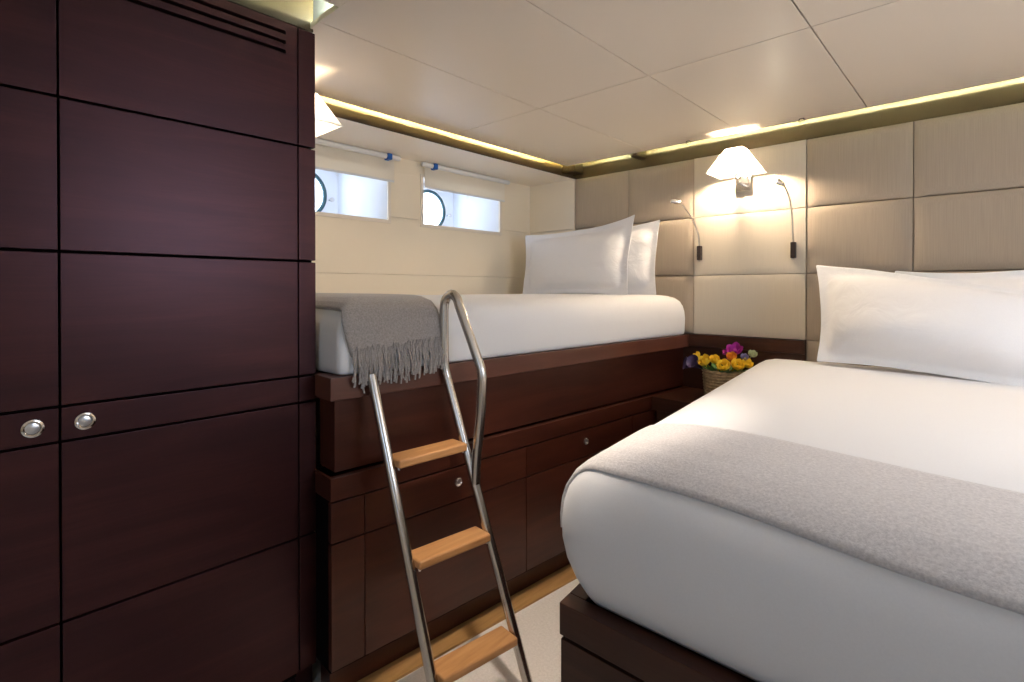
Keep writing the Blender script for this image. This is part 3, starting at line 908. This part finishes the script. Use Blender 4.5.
# ------------------------------------------------------------------ wall lamps
def sconce(M, label, power):
    """local: wall plane y=0, lamp towards -Y, x along the wall, z=0 at the shade's lower edge"""
    loc = M.to_translation()
    w = thing('wall_lamp', loc, label, 'lamp', 'shaded wall lamps')
    d0, d1 = -.215, -.028   # front / back of shade
    hw = .118; H = .122
    cy = (d0+d1)/2
    t = bmesh.new()
    lo = [(-hw, d0), (hw, d0), (hw, d1), (-hw, d1)]; hi = [(-.043, cy-.034), (.043, cy-.034), (.043, cy+.034), (-.043, cy+.034)]
    vl = [t.verts.new((*p, 0)) for p in lo]; vh = [t.verts.new((*p, H)) for p in hi]
    for i in range(4): t.faces.new((vl[i], vl[(i+1) % 4], vh[(i+1) % 4], vh[i]))
    t.transform(M); sh = obj('shade', t, SHADE, w, smooth=False)
    t = bmesh.new()
    for a, b in [(vl_, vl_n) for vl_, vl_n in zip(lo, lo[1:]+lo[:1])]:
        tube(t, [(*a, 0), (*b, 0)], .0022, 8)
    t.transform(M); obj('shade_rim', t, WHITE, sh)
    t = B(); box(t, -.040, .040, -.022, -.002, -.082, -.004, .003, 2, M); obj('wall_plate', t, CHROME, w)
    t = B(); tube(t, smooth_path([M @ Vector(p) for p in ((-.018, -.02, -.03), (-.012, -.055, -.042), (.0, -.09, -.045), (.0, -.118, -.03), (.0, cy, .0), (0, cy, .03))], 5), .006, 12); obj('arm', t, CHROME, w)
    for sx in (-.022, .022):
        t = B(); lathe(t, [(0, 0), (.010, 0), (.010, .012), (.006, .018), (0, .018)], M @ Matrix.Translation((sx, -.03, -.012)), 14)
        obj('switch', t, CHROME, w)
    t = B(); lathe(t, [(0, .018), (.011, .020), (.012, .036), (.019, .050), (.020, .063), (.013, .076), (0, .080)], M @ Matrix.Translation((0, cy, -.004)), 16)
    obj('bulb', t, BULB if power > 20 else BULBD, w)
    t = B(); lathe(t, [(0, -.010), (.013, -.010), (.013, .010), (0, .010)], M @ Matrix.Translation((0, cy, .0)), 14); obj('socket', t, WHITE, w)
    return M @ Vector((0, cy, .06))
p1 = sconce(Matrix.Translation((-.985, YH-.001, 1.848)), 'lit wall lamp with pyramid shade on chrome bracket, on the cream panel', 30)
p2 = sconce(Matrix.Translation((-1.885, YEND-.003, 1.848)) @ Matrix.Rotation(R(180), 4, 'Z'), 'lit wall lamp with pyramid shade peeking out behind the wardrobe edge', 15)

def reading(xw, zb, pts, hd, label):
    w = thing('reading_light', (xw, YH, zb), label, 'lamp', 'gooseneck reading lights')
    t = B(); box(t, xw-.011, xw+.011, YH-.030, YH-.001, zb, zb+.080, .003); obj('wall_stem', t, BLACK, w)
    t = B(); lathe(t, [(0, 0), (.005, 0), (.006, .008), (0, .01)], Matrix.Translation((xw, YH-.018, zb-.010)), 12); obj('knob', t, CHROME, w)
    path = smooth_path([(xw, YH-.017, zb+.08)] + pts, 8)
    t = B(); tube(t, path, .0042, 10); obj('gooseneck', t, CHROME, w)
    p = path[-1]; d = Vector(hd).normalized()
    q_ = d.to_track_quat('Z', 'Y').to_matrix().to_4x4()
    t = B(); lathe(t, [(0, -.012), (.008, -.012), (.013, -.002), (.015, .02), (.015, .036), (.0125, .036), (.0115, .022), (0, .020)], Matrix.Translation(p) @ q_, 20)
    h = obj('lamp_head', t, CHROME, w)
    t = B(); lathe(t, [(0, .0225), (.0112, .0225), (.0112, .031), (0, .033)], Matrix.Translation(p) @ q_, 16); obj('led_lens', t, SPOTLED, h)
    return p, d
r1 = reading(-1.222, 1.410, [(-1.222, 2.868, 1.555), (-1.232, 2.83, 1.62), (-1.243, 2.79, 1.665), (-1.258, 2.745, 1.705), (-1.272, 2.715, 1.722)], (-.50, -.35, .12), 'lit gooseneck reading light left of the wall lamp, bending towards the bunk')
r2 = reading(-.742, 1.403, [(-.742, 2.872, 1.54), (-.738, 2.845, 1.62), (-.738, 2.80, 1.69), (-.745, 2.76, 1.735), (-.752, 2.73, 1.752)], (-.45, -.45, .28), 'gooseneck reading light right of the wall lamp, above the lower bed')

# ------------------------------------------------------------------ lights
def light(kind, name, loc, energy, col, **k):
    l = bpy.data.lights.new(name, kind); l.energy = energy; l.color = col
    for a, b in k.items(): setattr(l, a, b)
    o = bpy.data.objects.new(name, l); C.objects.link(o); o.location = loc
    return o
for (x, y, e_) in ((.30, 2.0, 8), (.10, 1.42, 6)):
    o = light('SPOT', 'added_bed_fill', (x, y, ZC-.005), e_, (1, .93, .88), shadow_soft_size=.05, spot_size=R(125), spot_blend=.7)  # added fill spots out of view, no fixtures, to brighten the bed
o = light('SPOT', 'added_aisle_fill', (-.82, .88, ZC-.01), 46, (1, .88, .76), shadow_soft_size=.05, spot_size=R(52), spot_blend=.6)  # added fill spot without a fixture, brightens carpet and ladder
o.rotation_euler = (Vector((-.98, 1.50, 0))-Vector((-.82, .88, ZC))).to_track_quat('-Z', 'Y').to_euler()
light('POINT', 'added_warm_fill', (1.02, 2.72, 1.92), 3, (1, .80, .60), shadow_soft_size=.06)  # added warm fill beyond the bed, no lamp modelled here
o = light('AREA', 'added_cool_fill', (.35, -1.45, 1.5), 3.6, (.50, .70, 1.0)); o.rotation_euler = (R(90), 0, 0); o.data.size = .8  # added weak cool fill behind the camera, no real source
# daylight: world seen through the portholes and through the unseen opening added to starboard
wd = bpy.data.worlds.new('daylight'); SC.world = wd; wd.use_nodes = True
bgn = wd.node_tree.nodes['Background']; bgn.inputs[0].default_value = (.70, .82, 1.0, 1); bgn.inputs[1].default_value = 7.0
o = light('AREA', 'added_opening_portal', (1.52, (SY0+SY1)/2, (SZ0+SZ1)/2), 1, (1, 1, 1)); o.rotation_euler = (0, R(90), 0); o.data.shape = 'RECTANGLE'; o.data.size = SZ1-SZ0; o.data.size_y = SY1-SY0; o.data.cycles.is_portal = True
for cy in (2.262, 2.262-.89):
    o = light('AREA', 'porthole_portal', (-2.875, cy, 1.785), 1, (1, 1, 1)); o.rotation_euler = (0, R(-90), 0); o.data.shape = 'DISK'; o.data.size = .26; o.data.cycles.is_portal = True

# ------------------------------------------------------------------ camera
cam = bpy.data.cameras.new('camera'); co = bpy.data.objects.new('camera', cam); C.objects.link(co); SC.camera = co
FPX = 525.; P = R(.4)
co.location = (0, 0, 1.25); co.rotation_euler = (math.pi/2-P, 0, R(42.6))
cam.sensor_width = 36; cam.lens = 36*FPX/1024; cam.shift_y = -(341-(288.7+FPX*math.tan(P)))/1024
cam.clip_start = .02
vs = SC.view_settings; vs.view_transform = 'Standard'; vs.look = 'None'; vs.gamma = 1; vs.exposure = .98; vs.use_curve_mapping = False
SC.cycles.max_bounces = 8; SC.cycles.diffuse_bounces = 5; SC.cycles.sample_clamp_indirect = 4
SC.cycles.use_denoising = True
